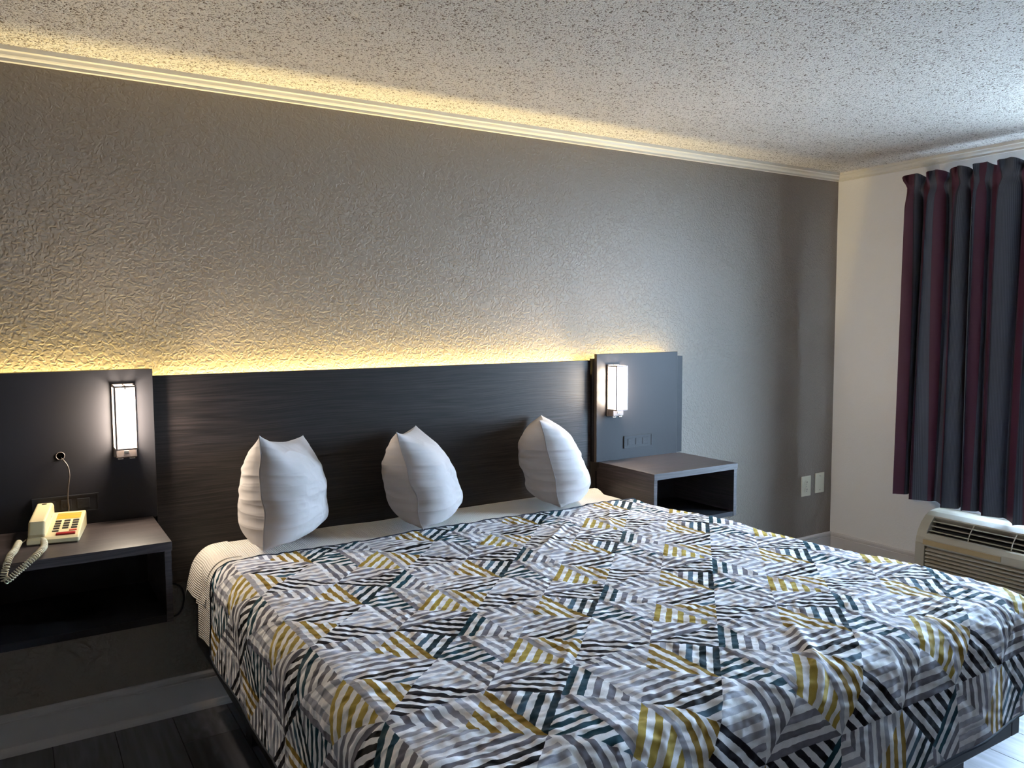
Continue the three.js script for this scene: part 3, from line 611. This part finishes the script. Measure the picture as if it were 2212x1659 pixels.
// ---------------------------------------------------------------- telephone
{
  const p = group('telephone', [-4.378, 0.805, 0.215]); tag(p, 'cream desk telephone with a coiled cord on the nightstand', 'telephone');
  p.rotation.y = -0.17;
  const W = 0.074, D = 0.112;               // half width, half depth; z+ is the front
  const side = [[-D, 0.004], [D - 0.004, 0.004], [D, 0.007], [D - 0.002, 0.013], [D - 0.010, 0.018], [-D + 0.006, 0.052], [-D, 0.048]];
  const sh = new THREE.Shape(side.map((q) => new THREE.Vector2(q[0], q[1])));
  const body = new THREE.ExtrudeGeometry(sh, { depth: 2 * W - 0.008, bevelEnabled: true, bevelThickness: 0.004, bevelSize: 0.004, bevelSegments: 3 });
  body.translate(0, 0, -W + 0.004).rotateY(-Math.PI / 2);   // (z,y) profile across x
  mesh('base', body, mat.phone, p);
  const slope = Math.atan2(0.034, 2 * D - 0.016), fy = (z) => 0.0223 + (D - 0.010 - z) * Math.tan(slope);
  const onFace = (g, x, z, lift = 0) => g.rotateX(slope).translate(x, fy(z) + lift, z);
  mesh('dial_card', onFace(new RoundedBoxGeometry(0.072, 0.0016, 0.052, 1, 0.0006), 0.027, -0.066), mat.phoneCard, p);
  mesh('card_line', onFace(new THREE.BoxGeometry(0.072, 0.0008, 0.0012), 0.027, -0.072, 0.0011), mat.phone, p);
  for (let r = 0; r < 4; r++) for (let c = 0; c < 3; c++) mesh('key', onFace(new RoundedBoxGeometry(0.0185, 0.004, 0.0105, 2, 0.0018), 0.001 + c * 0.026, -0.022 + r * 0.0205, 0.001), mat.phoneKey, p);
  mesh('key', onFace(new RoundedBoxGeometry(0.019, 0.004, 0.008, 2, 0.0015), 0.001, 0.062, 0.001), mat.phoneKey, p);
  mesh('redial_key', onFace(new RoundedBoxGeometry(0.023, 0.004, 0.009, 2, 0.0018), 0.052, 0.062, 0.001), mat.phoneRed2, p);
  mesh('message_lamp', onFace(new RoundedBoxGeometry(0.056, 0.008, 0.016, 2, 0.002), 0.034, 0.090, 0.001), mat.phoneRed, p);
  // handset: two blocks joined by an arched grip, lying front to back on the left
  const hs = new THREE.Shape([[-0.105, 0.046], [-0.062, 0.040], [-0.052, 0.056], [0.050, 0.044], [0.058, 0.024], [0.098, 0.018], [0.104, 0.030], [0.086, 0.064], [-0.082, 0.088], [-0.104, 0.078]].map((q) => new THREE.Vector2(q[0], q[1])));
  const hg = new THREE.ExtrudeGeometry(hs, { depth: 0.034, bevelEnabled: true, bevelThickness: 0.007, bevelSize: 0.005, bevelSegments: 3 });
  hg.translate(0, 0, -0.017).rotateY(-Math.PI / 2).translate(-0.047, 0.002, -0.006);
  const hand = mesh('handset', hg, mat.phone, p);
  mesh('earpiece_slot', new THREE.BoxGeometry(0.014, 0.0016, 0.006).translate(-0.047, 0.0945, -0.078), mat.phoneKey, hand);
  mesh('cradle', new RoundedBoxGeometry(0.052, 0.012, 0.205, 2, 0.005).rotateX(slope).translate(-0.047, 0.036, -0.004), mat.phone, p);
}
// coiled handset cord: hangs over the front edge of the nightstand
{
  const pts = [[-4.4285, 0.832, 0.336], [-4.424, 0.830, 0.372], [-4.424, 0.826, 0.430], [-4.436, 0.826, 0.488], [-4.462, 0.812, 0.528], [-4.495, 0.787, 0.536], [-4.518, 0.768, 0.536], [-4.528, 0.764, 0.532], [-4.530, 0.778, 0.530], [-4.524, 0.802, 0.528], [-4.514, 0.824, 0.496], [-4.502, 0.824, 0.430], [-4.494, 0.824, 0.360], [-4.488, 0.824, 0.315]];
  const curve = new THREE.CatmullRomCurve3(pts.map((q) => new THREE.Vector3(...q)));
  const turns = 78, n = 1500, fr = curve.computeFrenetFrames(n, false), out = [];
  for (let i = 0; i <= n; i++) {
    const u = i / n, c = curve.getPointAt(u), w = smooth(0.03, 0.07, u) * (1 - smooth(0.97, 1, u)), a = u * turns * Math.PI * 2, r = 0.0080 * w + 0.0004;
    out.push(c.addScaledVector(fr.normals[i], Math.cos(a) * r).addScaledVector(fr.binormals[i], Math.sin(a) * r));
  }
  const end = [[-4.478, 0.817, 0.300], [-4.470, 0.822, 0.292]];
  for (const e of end) out.push(new THREE.Vector3(...e));
  const cg = new THREE.TubeGeometry(new THREE.CatmullRomCurve3(out), 3000, 0.0017, 5, false);
  const cord = mesh('coiled_cord', cg, mat.phoneCord); tag(cord, 'cream coiled telephone cord hanging over the nightstand edge', 'cord');
  const line = mesh('phone_line', tube([[-4.353, 1.046, 0.086], [-4.350, 1.043, 0.102], [-4.337, 1.022, 0.112], [-4.332, 0.990, 0.112], [-4.337, 0.945, 0.108], [-4.340, 0.900, 0.104], [-4.338, 0.872, 0.103], [-4.342, 0.845, 0.102], [-4.35, 0.826, 0.1]], 0.0022, 60, 6), mat.greyCord); tag(line, 'thin grey phone line looping from the cable hole', 'cable');
  const power = mesh('black_cable', tube([[-4.03, 0.512, 0.006], [-4.00, 0.518, 0.02], [-3.972, 0.50, 0.03], [-3.965, 0.45, 0.034], [-3.985, 0.40, 0.03], [-4.03, 0.385, 0.02]], 0.0035, 60, 6), mat.black); tag(power, 'black power cord hanging between nightstand and bed', 'cable');
}

renderer.render(scene, camera);
